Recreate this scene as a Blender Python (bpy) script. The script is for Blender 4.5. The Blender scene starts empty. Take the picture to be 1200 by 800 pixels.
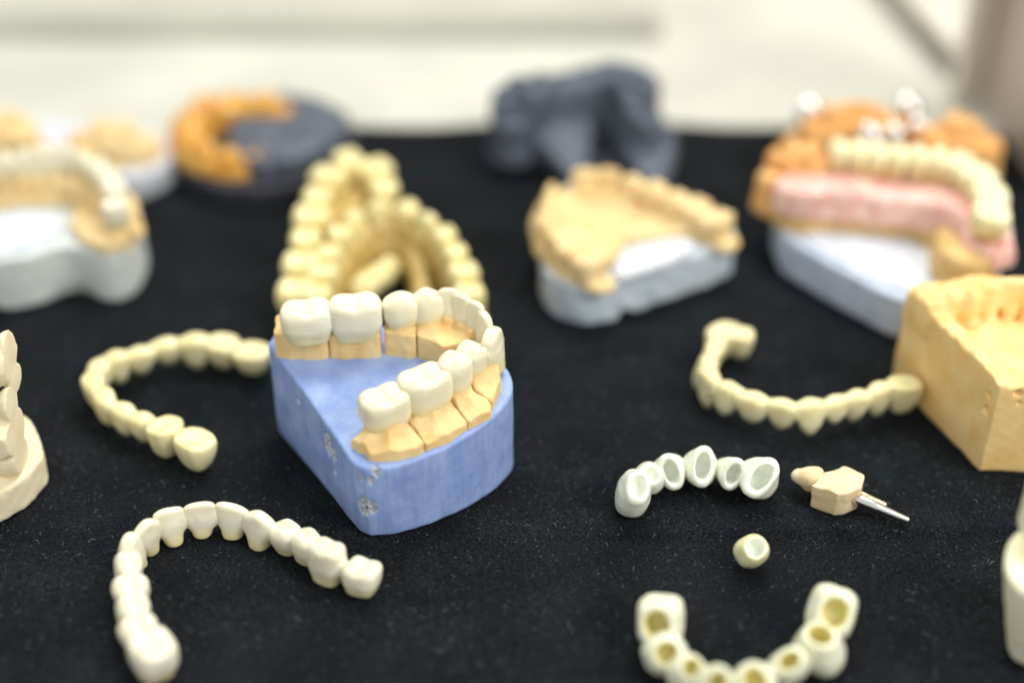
import bpy, math, random
import numpy as np
random.seed(7)
scn = bpy.context.scene
C = scn.collection
MM = 0.001

# ------------------------------------------------------------------ camera
FPX = 1667.0                       # focal length in pixels of a 1200 px wide picture (50 mm on 36 mm)
TH = math.atan(1140.0 / FPX)       # downward pitch
H = 232.0                          # camera height above the cloth, mm
cam = bpy.data.cameras.new("camera")
camo = bpy.data.objects.new("camera", cam)
C.objects.link(camo)
camo.location = (0, 0, H * MM)
camo.rotation_euler = (math.pi / 2 - TH, 0, 0)
cam.sensor_width = 36
cam.lens = FPX * 36 / 1200
cam.clip_start = 0.01
cam.clip_end = 50
cam.dof.use_dof = True
cam.dof.focus_distance = 0.343
cam.dof.aperture_fstop = 2.7
scn.camera = camo

# ------------------------------------------------------------------ light
w = bpy.data.worlds.new("World"); scn.world = w; w.use_nodes = True
w.node_tree.nodes['Background'].inputs[0].default_value = (0.98, 0.99, 1.0, 1)
w.node_tree.nodes['Background'].inputs[1].default_value = 0.78
def area(name, loc, target, size, power, col):
    l = bpy.data.lights.new(name, 'AREA'); l.shape = 'RECTANGLE'; l.size = size[0]; l.size_y = size[1]
    l.energy = power; l.color = col
    o = bpy.data.objects.new(name, l); C.objects.link(o); o.location = loc
    from mathutils import Vector
    o.rotation_euler = (Vector(target) - Vector(loc)).to_track_quat('-Z', 'Y').to_euler()
    return o
area("ceiling_lamp", (0.15, 0.75, 1.15), (0.0, 0.38, 0), (0.6, 0.4), 9, (1.0, 0.975, 0.93))
area("far_ceiling_lamp", (0.1, 1.65, 1.05), (0.0, 0.38, 0), (1.3, 0.55), 17, (1.0, 0.985, 0.95))
area("side_lamp", (0.75, -0.15, 0.75), (0.0, 0.38, 0), (0.4, 0.4), 6.0, (1.0, 0.97, 0.93))
scn.view_settings.view_transform = 'Standard'
scn.view_settings.look = 'None'
scn.view_settings.exposure = 0.08
scn.view_settings.gamma = 1.0
scn.render.engine = 'CYCLES'

# ------------------------------------------------------------------ pixel -> place (used to survey positions on the cloth)
SN, CS = math.sin(TH), math.cos(TH)
def at(px, py, h=0.0):
    a = (px - 600) / FPX; b = (400 - py) / FPX
    dx, dy, dz = a, CS + b * SN, -SN + b * CS
    t = (h - H) / dz
    return np.array([dx * t, dy * t, h])

# ------------------------------------------------------------------ solid modelling on a distance grid
def smin(a, b, k):
    if k <= 0: return np.minimum(a, b)
    h = np.maximum(k - np.abs(a - b), 0) / k
    return np.minimum(a, b) - h * h * k * 0.25
def smax(a, b, k): return -smin(-a, -b, k)
def sstep(a, b, x):
    t = np.clip((x - a) / (b - a), 0, 1); return t * t * (3 - 2 * t)

def wob(X, Y, Z, wl, seed, n=6):
    r = np.random.RandomState(seed); s = 0
    for i in range(n):
        v = r.normal(size=3); v /= np.linalg.norm(v)
        k = 2 * math.pi / (wl * r.uniform(0.6, 1.5))
        s = s + np.sin(k * (v[0] * X + v[1] * Y + v[2] * Z) + r.uniform(0, 6.28))
    return s / n * 1.6

def nets(D, o, res):
    ins = D < 0
    nx, ny, nz = D.shape
    cnt = np.zeros((nx - 1, ny - 1, nz - 1), np.int8)
    offs = [(i, j, k) for i in (0, 1) for j in (0, 1) for k in (0, 1)]
    for i, j, k in offs: cnt += ins[i:nx - 1 + i, j:ny - 1 + j, k:nz - 1 + k]
    act = (cnt > 0) & (cnt < 8)
    I, J, K = np.nonzero(act)
    idx = -np.ones(act.shape, np.int64); idx[I, J, K] = np.arange(len(I))
    P = np.zeros((len(I), 3)); N = np.zeros(len(I))
    for a in offs:
        for ax in range(3):
            if a[ax]: continue
            b = list(a); b[ax] = 1
            da = D[I + a[0], J + a[1], K + a[2]]; db = D[I + b[0], J + b[1], K + b[2]]
            m = (da < 0) != (db < 0)
            t = np.where(m, da / np.where(m, da - db, 1), 0)
            pos = np.empty((len(I), 3)); pos[:] = a
            pos[:, ax] = t
            P += np.where(m[:, None], pos, 0); N += m
    P = (P / N[:, None] + np.stack([I, J, K], 1)) * res + np.array(o)
    F = []
    for ax in range(3):
        sl0 = [slice(None)] * 3; sl1 = [slice(None)] * 3
        sl0[ax] = slice(0, -1); sl1[ax] = slice(1, None)
        a = ins[tuple(sl0)]; b = ins[tuple(sl1)]
        u, v = (ax + 1) % 3, (ax + 2) % 3
        cr = a != b
        ii = np.array(np.nonzero(cr))
        ok = (ii[u] > 0) & (ii[v] > 0) & (ii[u] < D.shape[u] - 1) & (ii[v] < D.shape[v] - 1)
        ii = ii[:, ok]
        s = a[tuple(ii)]
        q = []
        for du, dv in ((-1, -1), (0, -1), (0, 0), (-1, 0)):
            c = ii.copy(); c[u] += du; c[v] += dv
            q.append(idx[tuple(c)])
        q = np.stack(q, 1)
        q[~s] = q[~s][:, ::-1]
        F.append(q)
    F = np.concatenate(F)
    return P, F

class Grid:
    def __init__(s, lo, hi, res):
        s.lo = np.array(lo, float); s.res = res
        n = np.ceil((np.array(hi) - s.lo) / res).astype(int) + 1
        s.n = n
        s.x = s.lo[0] + np.arange(n[0]) * res; s.y = s.lo[1] + np.arange(n[1]) * res; s.z = s.lo[2] + np.arange(n[2]) * res
        s.X = s.x[:, None, None]; s.Y = s.y[None, :, None]; s.Z = s.z[None, None, :]
        s.D = np.full(tuple(n), 30.0)
    def full(s, d): return np.broadcast_to(d, s.D.shape)
    def add(s, d, k=0): s.D = smin(s.D, s.full(d), k)
    def sub(s, d, k=0): s.D = smax(s.D, -s.full(d), k)
    def cut(s, d, k=0): s.D = smax(s.D, s.full(d), k)
    def block(s, c, r):
        a = np.clip(((np.array(c) - r - s.lo) / s.res).astype(int), 0, s.n); b = np.clip(((np.array(c) + r - s.lo) / s.res).astype(int) + 1, 0, s.n)
        return tuple(slice(i, j) for i, j in zip(a, b))
    def local(s, fn, c, r, k=0, neg=False):
        b = s.block(c, r)
        if any(q.stop <= q.start for q in b): return
        X = s.x[b[0]][:, None, None]; Y = s.y[b[1]][None, :, None]; Z = s.z[b[2]][None, None, :]
        d = fn(X, Y, Z); d = np.broadcast_to(d, s.D[b].shape)
        s.D[b] = smax(s.D[b], -d, k) if neg else smin(s.D[b], d, k)
    def noise(s, amp, wl, seed): s.D = s.D + amp * wob(s.X, s.Y, s.Z, wl, seed)
    def mesh(s):
        D = s.D
        D[0] = D[-1] = 5; D[:, 0] = D[:, -1] = 5; D[:, :, 0] = D[:, :, -1] = 5
        return nets(D, s.lo, s.res)

def poly2d(X, Y, P):
    P = np.array(P)[:, :2]
    d = None; s = np.ones(np.broadcast_shapes(X.shape, Y.shape))
    n = len(P)
    for i in range(n):
        a = P[i]; b = P[i - 1]
        ex, ey = b - a; wx = X - a[0]; wy = Y - a[1]
        t = np.clip((wx * ex + wy * ey) / (ex * ex + ey * ey + 1e-9), 0, 1)
        q = (wx - ex * t) ** 2 + (wy - ey * t) ** 2
        d = q if d is None else np.minimum(d, q)
        c1 = Y >= a[1]; c2 = Y < b[1]; c3 = ex * wy > ey * wx
        flip = (c1 & c2 & c3) | (~c1 & ~c2 & ~c3)
        s = np.where(flip, -s, s)
    return s * np.sqrt(d)
def line2d(X, Y, P):
    best = None; zz = None
    for i in range(len(P) - 1):
        a, b = P[i], P[i + 1]
        ex, ey = b[0] - a[0], b[1] - a[1]; wx = X - a[0]; wy = Y - a[1]
        t = np.clip((wx * ex + wy * ey) / (ex * ex + ey * ey + 1e-9), 0, 1)
        q = np.sqrt((wx - ex * t) ** 2 + (wy - ey * t) ** 2); z = a[2] + (b[2] - a[2]) * t
        if best is None: best, zz = q, z
        else: zz = np.where(q < best, z, zz); best = np.minimum(best, q)
    return best, zz
def smooth_path(P, n):
    P = np.array(P, float)
    Q = [P[0] * 2 - P[1]] + list(P) + [P[-1] * 2 - P[-2]]
    out = []
    for i in range(1, len(Q) - 2):
        p0, p1, p2, p3 = Q[i - 1:i + 3]
        for t in np.linspace(0, 1, 12, endpoint=False):
            out.append(0.5 * ((2 * p1) + (-p0 + p2) * t + (2 * p0 - 5 * p1 + 4 * p2 - p3) * t ** 2 + (-p0 + 3 * p1 - 3 * p2 + p3) * t ** 3))
    out.append(P[-1]); out = np.array(out)
    L = np.r_[0, np.cumsum(np.linalg.norm(np.diff(out, axis=0), axis=1))]
    u = np.linspace(0, L[-1], n)
    return np.stack([np.interp(u, L, out[:, i]) for i in range(3)], 1)
def round_poly(P, n=3):
    P = np.array(P, float)
    for _ in range(n):
        Q = np.roll(P, -1, 0); P = np.stack([P * .75 + Q * .25, P * .25 + Q * .75], 1).reshape(-1, P.shape[1])
    return P

# ------------------------------------------------------------------ materials
def newmat(name):
    m = bpy.data.materials.new(name); m.use_nodes = True
    nt = m.node_tree; b = nt.nodes['Principled BSDF']
    return m, nt, b
def N(nt, t, **kw):
    n = nt.nodes.new(t)
    for k, v in kw.items():
        if k in n.inputs: n.inputs[k].default_value = v
        else: setattr(n, k, v)
    return n
def coords(nt, scale=(1000, 1000, 1000)):
    tc = N(nt, 'ShaderNodeTexCoord'); mp = N(nt, 'ShaderNodeMapping'); mp.inputs['Scale'].default_value = scale
    nt.links.new(tc.outputs['Object'], mp.inputs['Vector']); return mp.outputs[0]
def ramp2(nt, src, c0, c1, p0=0.35, p1=0.65):
    r = N(nt, 'ShaderNodeValToRGB'); e = r.color_ramp.elements
    e[0].position = p0; e[1].position = p1; e[0].color = (*c0, 1); e[1].color = (*c1, 1)
    nt.links.new(src, r.inputs[0]); return r.outputs[0]
def plaster(name, c0, c1, rough=0.62, bump=0.25, sss=0.06, streak=False, pits=True):
    m, nt, b = newmat(name)
    co = coords(nt)
    n1 = N(nt, 'ShaderNodeTexNoise', Scale=0.16, Detail=6.0); nt.links.new(co, n1.inputs['Vector'])
    col = ramp2(nt, n1.outputs['Fac'], c0, c1)
    n2 = N(nt, 'ShaderNodeTexNoise', Scale=2.2, Detail=5.0); nt.links.new(co, n2.inputs['Vector'])
    hsrc = n2.outputs['Fac']
    if streak:
        cs = coords(nt, (1000, 1000, 90))
        n3 = N(nt, 'ShaderNodeTexNoise', Scale=0.75, Detail=4.0); nt.links.new(cs, n3.inputs['Vector'])
        mx = N(nt, 'ShaderNodeMix', data_type='RGBA'); mx.blend_type = 'MULTIPLY'; mx.inputs[0].default_value = 0.5
        sr = ramp2(nt, n3.outputs['Fac'], (0.8, 0.81, 0.83), (1.15, 1.15, 1.15), 0.3, 0.7)
        gm = N(nt, 'ShaderNodeNewGeometry'); sx = N(nt, 'ShaderNodeSeparateXYZ'); nt.links.new(gm.outputs['True Normal'], sx.inputs[0])
        fz = N(nt, 'ShaderNodeMapRange'); fz.inputs['From Min'].default_value = .5; fz.inputs['From Max'].default_value = .9; fz.inputs['To Min'].default_value = .6; fz.inputs['To Max'].default_value = .06
        nt.links.new(sx.outputs['Z'], fz.inputs['Value']); nt.links.new(fz.outputs[0], mx.inputs[0])
        m3 = N(nt, 'ShaderNodeMath', operation='MULTIPLY'); nt.links.new(n3.outputs['Fac'], m3.inputs[0]); nt.links.new(fz.outputs[0], m3.inputs[1]); n3o = m3.outputs[0]
        nt.links.new(col, mx.inputs[6]); nt.links.new(sr, mx.inputs[7]); col = mx.outputs[2]
        ad = N(nt, 'ShaderNodeMath', operation='MULTIPLY_ADD'); ad.inputs[1].default_value = 2.2
        nt.links.new(n3o, ad.inputs[0]); nt.links.new(hsrc, ad.inputs[2]); hsrc = ad.outputs[0]
    if pits:
        v = N(nt, 'ShaderNodeTexVoronoi', Scale=0.42); nt.links.new(co, v.inputs['Vector'])
        vr = ramp2(nt, v.outputs['Distance'], (0, 0, 0), (1, 1, 1), 0.05, 0.13)
        mx2 = N(nt, 'ShaderNodeMath', operation='MULTIPLY_ADD'); mx2.inputs[1].default_value = 1.0
        nt.links.new(vr, mx2.inputs[0]); nt.links.new(hsrc, mx2.inputs[2]); hsrc = mx2.outputs[0]
    bp = N(nt, 'ShaderNodeBump', Strength=bump, Distance=0.0004)
    nt.links.new(hsrc, bp.inputs['Height']); nt.links.new(bp.outputs[0], b.inputs['Normal'])
    nt.links.new(col, b.inputs['Base Color'])
    b.inputs['Roughness'].default_value = rough
    b.inputs['Subsurface Weight'].default_value = sss
    b.inputs['Subsurface Radius'].default_value = (1, .7, .4)
    b.inputs['Subsurface Scale'].default_value = 0.0015
    b.inputs['Specular IOR Level'].default_value = 0.35
    return m
def ceramic(name, c0, c1, rough=0.24, sss=0.3, bump=0.035, neck=(.97, .87, .55)):
    m, nt, b = newmat(name)
    co = coords(nt)
    n1 = N(nt, 'ShaderNodeTexNoise', Scale=0.22, Detail=3.0); nt.links.new(co, n1.inputs['Vector'])
    col = ramp2(nt, n1.outputs['Fac'], c0, c1)
    at_ = N(nt, 'ShaderNodeAttribute'); at_.attribute_name = 'neck'
    mx = N(nt, 'ShaderNodeMix', data_type='RGBA'); mx.blend_type = 'MULTIPLY'; mx.inputs[7].default_value = (*neck, 1)
    nt.links.new(at_.outputs['Fac'], mx.inputs[0]); nt.links.new(col, mx.inputs[6]); col = mx.outputs[2]
    nt.links.new(col, b.inputs['Base Color'])
    n2 = N(nt, 'ShaderNodeTexNoise', Scale=1.1, Detail=4.0); nt.links.new(co, n2.inputs['Vector'])
    bp = N(nt, 'ShaderNodeBump', Strength=bump, Distance=0.0005)
    nt.links.new(n2.outputs['Fac'], bp.inputs['Height']); nt.links.new(bp.outputs[0], b.inputs['Normal'])
    rr = N(nt, 'ShaderNodeMapRange'); rr.inputs['To Min'].default_value = rough - .06; rr.inputs['To Max'].default_value = rough + .12
    nt.links.new(n2.outputs['Fac'], rr.inputs['Value']); nt.links.new(rr.outputs[0], b.inputs['Roughness'])
    b.inputs['Subsurface Weight'].default_value = sss
    b.inputs['Subsurface Radius'].default_value = (1, .8, .5)
    b.inputs['Subsurface Scale'].default_value = 0.0018
    b.inputs['IOR'].default_value = 1.5
    return m
def plain(name, col, rough=0.5, metal=0.0, bump=0, scale=0.5):
    m, nt, b = newmat(name)
    co = coords(nt); n1 = N(nt, 'ShaderNodeTexNoise', Scale=scale, Detail=4.0); nt.links.new(co, n1.inputs['Vector'])
    c0 = tuple(c * .9 for c in col); c1 = tuple(min(1, c * 1.08) for c in col)
    nt.links.new(ramp2(nt, n1.outputs['Fac'], c0, c1), b.inputs['Base Color'])
    b.inputs['Roughness'].default_value = rough; b.inputs['Metallic'].default_value = metal
    if bump:
        bp = N(nt, 'ShaderNodeBump', Strength=bump, Distance=0.0005); nt.links.new(n1.outputs['Fac'], bp.inputs['Height']); nt.links.new(bp.outputs[0], b.inputs['Normal'])
    return m

M_BLUE = plaster('blue_plaster', (.225, .33, .64), (.33, .445, .75), streak=True, bump=.35, rough=.42)
M_CHIP = plaster('grey_chipped_plaster', (.40, .45, .52), (.54, .58, .64), bump=.9)
M_YEL = plaster('yellow_die_stone', (.80, .53, .20), (.88, .66, .32), rough=.5, bump=.3)
M_TAN = plaster('tan_stone', (.76, .55, .24), (.86, .67, .36), bump=.4)
M_TANL = plaster('pale_tan_stone', (.82, .62, .34), (.88, .72, .46), bump=.3)
M_ORG = plaster('orange_stone', (.80, .40, .11), (.88, .52, .20), bump=.3)
M_LEMON = plaster('pale_lemon_stone', (.80, .76, .50), (.87, .84, .62), bump=.2)
M_CREAM = plaster('cream_stone', (.80, .68, .44), (.87, .78, .55), bump=.25)
M_WHITE = plaster('white_stone', (.60, .64, .70), (.72, .75, .80), bump=.2)
M_GREYW = plaster('grey_white_stone', (.50, .59, .66), (.63, .70, .75), bump=.25)
M_LBLUE = plaster('pale_blue_stone', (.50, .58, .72), (.62, .69, .80), bump=.2)
M_DARK = plaster('dark_grey_stone', (.06, .075, .10), (.135, .16, .205), rough=.45, bump=.25, sss=0)
M_DARKB = plaster('black_base_stone', (.03, .033, .045), (.05, .055, .07), rough=.5, bump=.25, sss=0)
M_AMBER = ceramic('amber_wax', (.55, .22, .02), (.88, .52, .10), rough=.06, sss=.5)
M_CER = ceramic('ivory_ceramic', (.79, .73, .50), (.82, .77, .56), rough=.2, sss=.2, bump=.01)
M_CERW = ceramic('white_glazed_ceramic', (.77, .72, .51), (.82, .79, .63), rough=.2)
M_CERY = ceramic('yellowed_ivory_ceramic', (.82, .74, .40), (.88, .83, .55), rough=.33)
M_CERG = ceramic('pale_zirconia', (.80, .83, .68), (.86, .88, .76), rough=.24)
M_CERH = ceramic('greenish_ivory_ceramic', (.76, .77, .56), (.82, .82, .64), rough=.26)
M_INNER = ceramic('yellow_crown_inside', (.72, .64, .24), (.80, .73, .36), rough=.5)  # inner faces of hollow crowns, coloured yellower than the outside
M_INNERP = ceramic('pale_crown_inside', (.88, .92, .80), (.92, .95, .86), rough=.4)  # inner faces of hollow crowns, coloured paler than the outside
M_WAX = ceramic('yellow_resin', (.50, .34, .09), (.62, .46, .16), rough=.35, sss=.08, bump=.2)
M_PINK = ceramic('pink_gum_resin', (.80, .40, .34), (.86, .66, .57), rough=.15, sss=.5, bump=.2)
M_METAL = plain('polished_alloy', (.80, .79, .76), .27, 1.0)
M_PIN = plain('steel_pin', (.72, .71, .68), .24, 1.0, bump=.05, scale=3)
M_BRASS = plain('brass_pin', (.72, .62, .36), .28, 1.0)

# ------------------------------------------------------------------ objects
def tag(o, label=None, cat=None, group=None, kind=None):
    if label: o['label'] = label
    if cat: o['category'] = cat
    if group: o['group'] = group
    if kind: o['kind'] = kind
    return o
def thing(name, label, cat, loc, group=None):
    o = bpy.data.objects.new(name, None); C.objects.link(o)
    o.location = np.array(loc) * MM; o.empty_display_size = 0.01
    return tag(o, label, cat, group)
def solid(name, P, F, mats, parent=None, origin=None, smooth=True, fm=None, neck=None):
    """P in world mm; origin in world mm (own pivot)."""
    P = np.asarray(P, float)
    if origin is None: origin = np.array(parent.location) / MM if parent else P.mean(0)
    origin = np.asarray(origin, float)
    me = bpy.data.meshes.new(name)
    V = ((P - origin) * MM).astype(np.float32)
    if isinstance(F, np.ndarray) and F.ndim == 2:
        me.vertices.add(len(V)); me.vertices.foreach_set('co', V.ravel())
        k = F.shape[1]
        me.loops.add(len(F) * k); me.loops.foreach_set('vertex_index', F.ravel().astype(np.int32))
        me.polygons.add(len(F)); me.polygons.foreach_set('loop_start', (np.arange(len(F)) * k).astype(np.int32))
        me.update(calc_edges=True); me.validate()
    else:
        me.from_pydata([tuple(v) for v in V], [], F)
    if not isinstance(mats, (list, tuple)): mats = [mats]
    for m in mats: me.materials.append(m)
    if fm is not None: me.polygons.foreach_set('material_index', np.asarray(fm, np.int32))
    if smooth: me.polygons.foreach_set('use_smooth', [True] * len(me.polygons))
    if neck is not None and len(neck) == len(me.vertices):
        at_ = me.attributes.new('neck', 'FLOAT', 'POINT'); at_.data.foreach_set('value', np.asarray(neck, np.float32))
    me.update()
    o = bpy.data.objects.new(name, me); C.objects.link(o)
    if parent:
        o.parent = parent; o.location = origin * MM - np.array(parent.location)
    else: o.location = origin * MM
    return o

# ------------------------------------------------------------------ teeth
NOM = {'molar': (10, 9.5, 8.2), 'premolar': (7.2, 8, 8.2), 'canine': (7.4, 7, 9.4), 'incisor': (7.4, 6, 9.2), 'lower': (5.6, 5.4, 9), 'pontic': (7, 6.4, 10.5), 'pontic_molar': (9.5, 8.6, 10)}
def tooth_field(x, y, z, kind, w, d, h, seed=0, soft=1.0):
    r = np.random.RandomState(seed + 11)
    t = np.clip(z / h, 0, 1); p = 2.4
    j = r.uniform(-1, 1, 8)
    if kind == 'molar':
        s = 0.8 + 0.2 * sstep(0, .5, t) - .07 * sstep(.7, 1, t)
        a = w / 2 * s; b = d / 2 * s; p = 3.4
        top = h - 1.0 + 0 * x + 0 * y
        for cx, cy, hh in ((-.26, -.26, 1.0 + .25 * j[0]), (.26, -.26, .9 + .25 * j[1]), (-.25, .27, .85 + .25 * j[2]), (.25, .28, .9 + .25 * j[3])):
            q = ((x - cx * w) / (w * .21)) ** 2 + ((y - cy * d) / (d * .21)) ** 2
            top = top + hh * np.exp(-q)
        top = top - .35 * np.exp(-(x / .7) ** 2) * np.exp(-(y / (d * .4)) ** 2) - .35 * np.exp(-(y / .7) ** 2) * np.exp(-(x / (w * .4)) ** 2)
    elif kind == 'premolar':
        s = 0.72 + 0.28 * sstep(0, .55, t) - .1 * sstep(.7, 1, t)
        a = w / 2 * s; b = d / 2 * s
        top = h - 1.5 + 0 * x + 1.9 * np.exp(-((y + .26 * d) / (d * .22)) ** 2 - (x / (w * .32)) ** 2) + 1.5 * np.exp(-((y - .27 * d) / (d * .2)) ** 2 - (x / (w * .32)) ** 2)
    elif kind == 'pontic':
        a = w / 2 * (.42 + .6 * sstep(-.25, .8, t)); b = d / 2 * (.5 + .42 * sstep(-.2, .7, t)); p = 2.2
        top = h - .5 + .5 * np.exp(-(x / (w * .3)) ** 2) - .25 * np.exp(-(y / 1.2) ** 2) + .15 * j[0] * x * .3
        soft = soft * 1.5
    elif kind == 'pontic_molar':
        a = w / 2 * (.6 + .42 * sstep(-.1, .8, t)); b = d / 2 * (.6 + .42 * sstep(-.1, .8, t)); p = 2.6
        top = h - .1 - .8 * np.exp(-(x / (w * .26)) ** 2 - (y / (d * .26)) ** 2) + .1 * j[0] * x
    elif kind == 'canine':
        a = w / 2 * (.62 + .38 * sstep(0, .55, t) - .12 * sstep(.7, 1, t)); b = d / 2 * (1 - .6 * t ** 1.4)
        top = h - .42 * np.sqrt(x * x + .3) + 0 * y
    else:
        a = w / 2 * (.62 + .38 * sstep(0, .75, t)); b = d / 2 * (1 - .66 * t ** 1.2)
        top = h - (.11 if kind == 'lower' else .03) * x * x + .1 * j[4] * x + .25 * j[5] + 0 * y
    b = b + 0 * t; a = a + 0 * t
    side = ((np.abs(x / a) ** p + np.abs(y / b) ** p) ** (1 / p) - 1) * np.minimum(w, d) * .42
    dd = smax(side, z - top, 1.3 * soft)
    dd = smax(dd, -z, (3.5 if kind.startswith('pontic') else 1.0) * soft)
    return dd, a, b
def cavity_field(x, y, z, a, b, depth, wall=.68, shift=0):
    k = 1 - .25 * np.clip(z / depth, 0, 1)
    s = (np.sqrt((x / (a * wall * k)) ** 2 + ((y - shift) / (b * wall * k)) ** 2) - 1) * 2.4
    return smax(s + .07 * np.sin(x * 1.7 + 3 * y) , z - depth, 1.2)
def rotm(ax, ang):
    c, s = math.cos(ang), math.sin(ang)
    return {'x': np.array([[1, 0, 0], [0, c, -s], [0, s, c]]), 'y': np.array([[c, 0, s], [0, 1, 0], [-s, 0, c]]), 'z': np.array([[c, -s, 0], [s, c, 0], [0, 0, 1]])}[ax]
def frame(yaw, flip=False, tilt=0, lean=0):
    """local->world: tilt about the world x axis (towards the camera when > 0), lean about the tooth's own row axis"""
    R = rotm('z', yaw) @ rotm('x', lean)
    if flip: R = R @ rotm('x', math.pi)
    return rotm('x', tilt) @ R
def tooth_mesh(kind, w, d, h, seed=0, cav=0, res=.3, conn=(0, 0), grit=0.035, wall=.68, soft=1.0):
    m = 1.2
    g = Grid((-w / 2 - m - 1, -d / 2 - m, -1), (w / 2 + m + 1, d / 2 + m, h + 1.5), res)
    dd, a, b = tooth_field(g.X, g.Y, g.Z, kind, w, d, h, seed, soft)
    g.add(dd)
    for sgn, c in zip((-1, 1), conn):
        if c:
            q = np.sqrt((g.Y / 1.5) ** 2 + ((g.Z - h * (.72 if kind.startswith('pontic') else .5)) / 1.9) ** 2) * 1.5 - 1.5
            q = smax(q, np.abs(g.X - sgn * w * .3) - w * .28, .3)
            g.add(q, 1.4)
    cf = None
    if cav:
        cf = cavity_field(g.X, g.Y, g.Z, a, b, cav, wall)
        g.sub(cf, .5)
    g.noise(grit * 2.2, 4.5, seed)
    P, F = g.mesh()
    fm = None
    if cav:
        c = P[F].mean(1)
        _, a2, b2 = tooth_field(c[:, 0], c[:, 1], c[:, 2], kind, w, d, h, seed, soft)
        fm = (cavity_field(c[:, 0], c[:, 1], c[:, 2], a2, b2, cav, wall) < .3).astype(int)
    return P, F, fm

def bridge(label, spec, mats, cat='dental bridge', name='dental_bridge', flip=False, tilt=0, lean=0, cav=None, lift=0, top=None, res=.3, hs=1.0, group=None, wall=.68, ds=1.0, wmax=12.0, soft=.75):
    """spec: (px, py, kind[, extra]) for the middle of each crown, in order along the row"""
    n = len(spec)
    hc = []
    for s in spec:
        w0, d0, h0 = NOM[s[2]]; d0 *= ds; h0 *= hs
        hc.append(s[3].get('z', .5 * (h0 * abs(math.cos(tilt)) + d0 * abs(math.sin(tilt))) + lift) if len(s) > 3 else .5 * (h0 * abs(math.cos(tilt)) + d0 * abs(math.sin(tilt))) + lift)
    c = np.array([at(s[0], s[1], z) for s, z in zip(spec, hc)])
    cen = c.mean(0); cen[2] = min(hc) - 4 if top else 0
    root = thing(name, label, cat, cen, group)
    for i, s in enumerate(spec):
        ex = s[3] if len(s) > 3 else {}
        a, b = c[max(i - 1, 0)], c[min(i + 1, n - 1)]
        t = b - a; yaw = math.atan2(t[1], t[0])
        if n == 1: yaw = 0
        sp = [np.linalg.norm(c[i][:2] - c[k][:2]) for k in (i - 1, i + 1) if 0 <= k < n] or [8]
        w0, d0, h0 = NOM[s[2]]
        w_ = float(np.clip(max(min(sp) * 1.05, np.mean(sp) * 1.12), w0 * .8, min(w0 * 1.3, wmax)))
        if s[2] == 'molar' and i in (0, n - 1): w_ = max(w_, 10.2)
        w_ = ex.get('w', w_); d_ = ex.get('d', d0) * ds; h_ = ex.get('h', h0) * hs
        cv = ex.get('cav', cav or 0)
        rj = np.random.RandomState(int(s[0] * 31 + s[1] * 17) % 99991)
        jt = .45 if top else 1
        w_ *= 1 + .04 * rj.normal() * jt; d_ *= 1 + .06 * rj.normal() * jt; h_ *= 1 + .07 * rj.normal() * jt
        P, F, fm = tooth_mesh(s[2], w_, d_, h_, seed=int(abs(s[0] * 13 + s[1] * 7)) % 9999, cav=cv * h_ if cv else 0, res=res, conn=(i > 0 and not cv, i < n - 1 and not cv), wall=wall, soft=soft)
        tz = P[:, 2] / h_; nk = (1 - tz if s[2].startswith('pontic') else tz); nk = sstep(.55, 0, nk) * (.3 if s[2].startswith('pontic') else .8); nk = nk * (0 if cv else 1)
        P = P - np.array([0, 0, h_ / 2])
        R = frame(yaw + ex.get('yaw', 0) + .08 * rj.normal() * jt, ex.get('flip', flip), ex.get('tilt', tilt), ex.get('lean', lean) + .1 * rj.normal() * jt)
        P = P @ R.T + c[i]
        if not top:
            P[:, 2] -= min(0, P[:, 2].min() + .1)
        ms = ex.get('mats', mats)
        solid('crown', P, F, ms, root, c[i], fm=fm, neck=nk)
    return root

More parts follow.
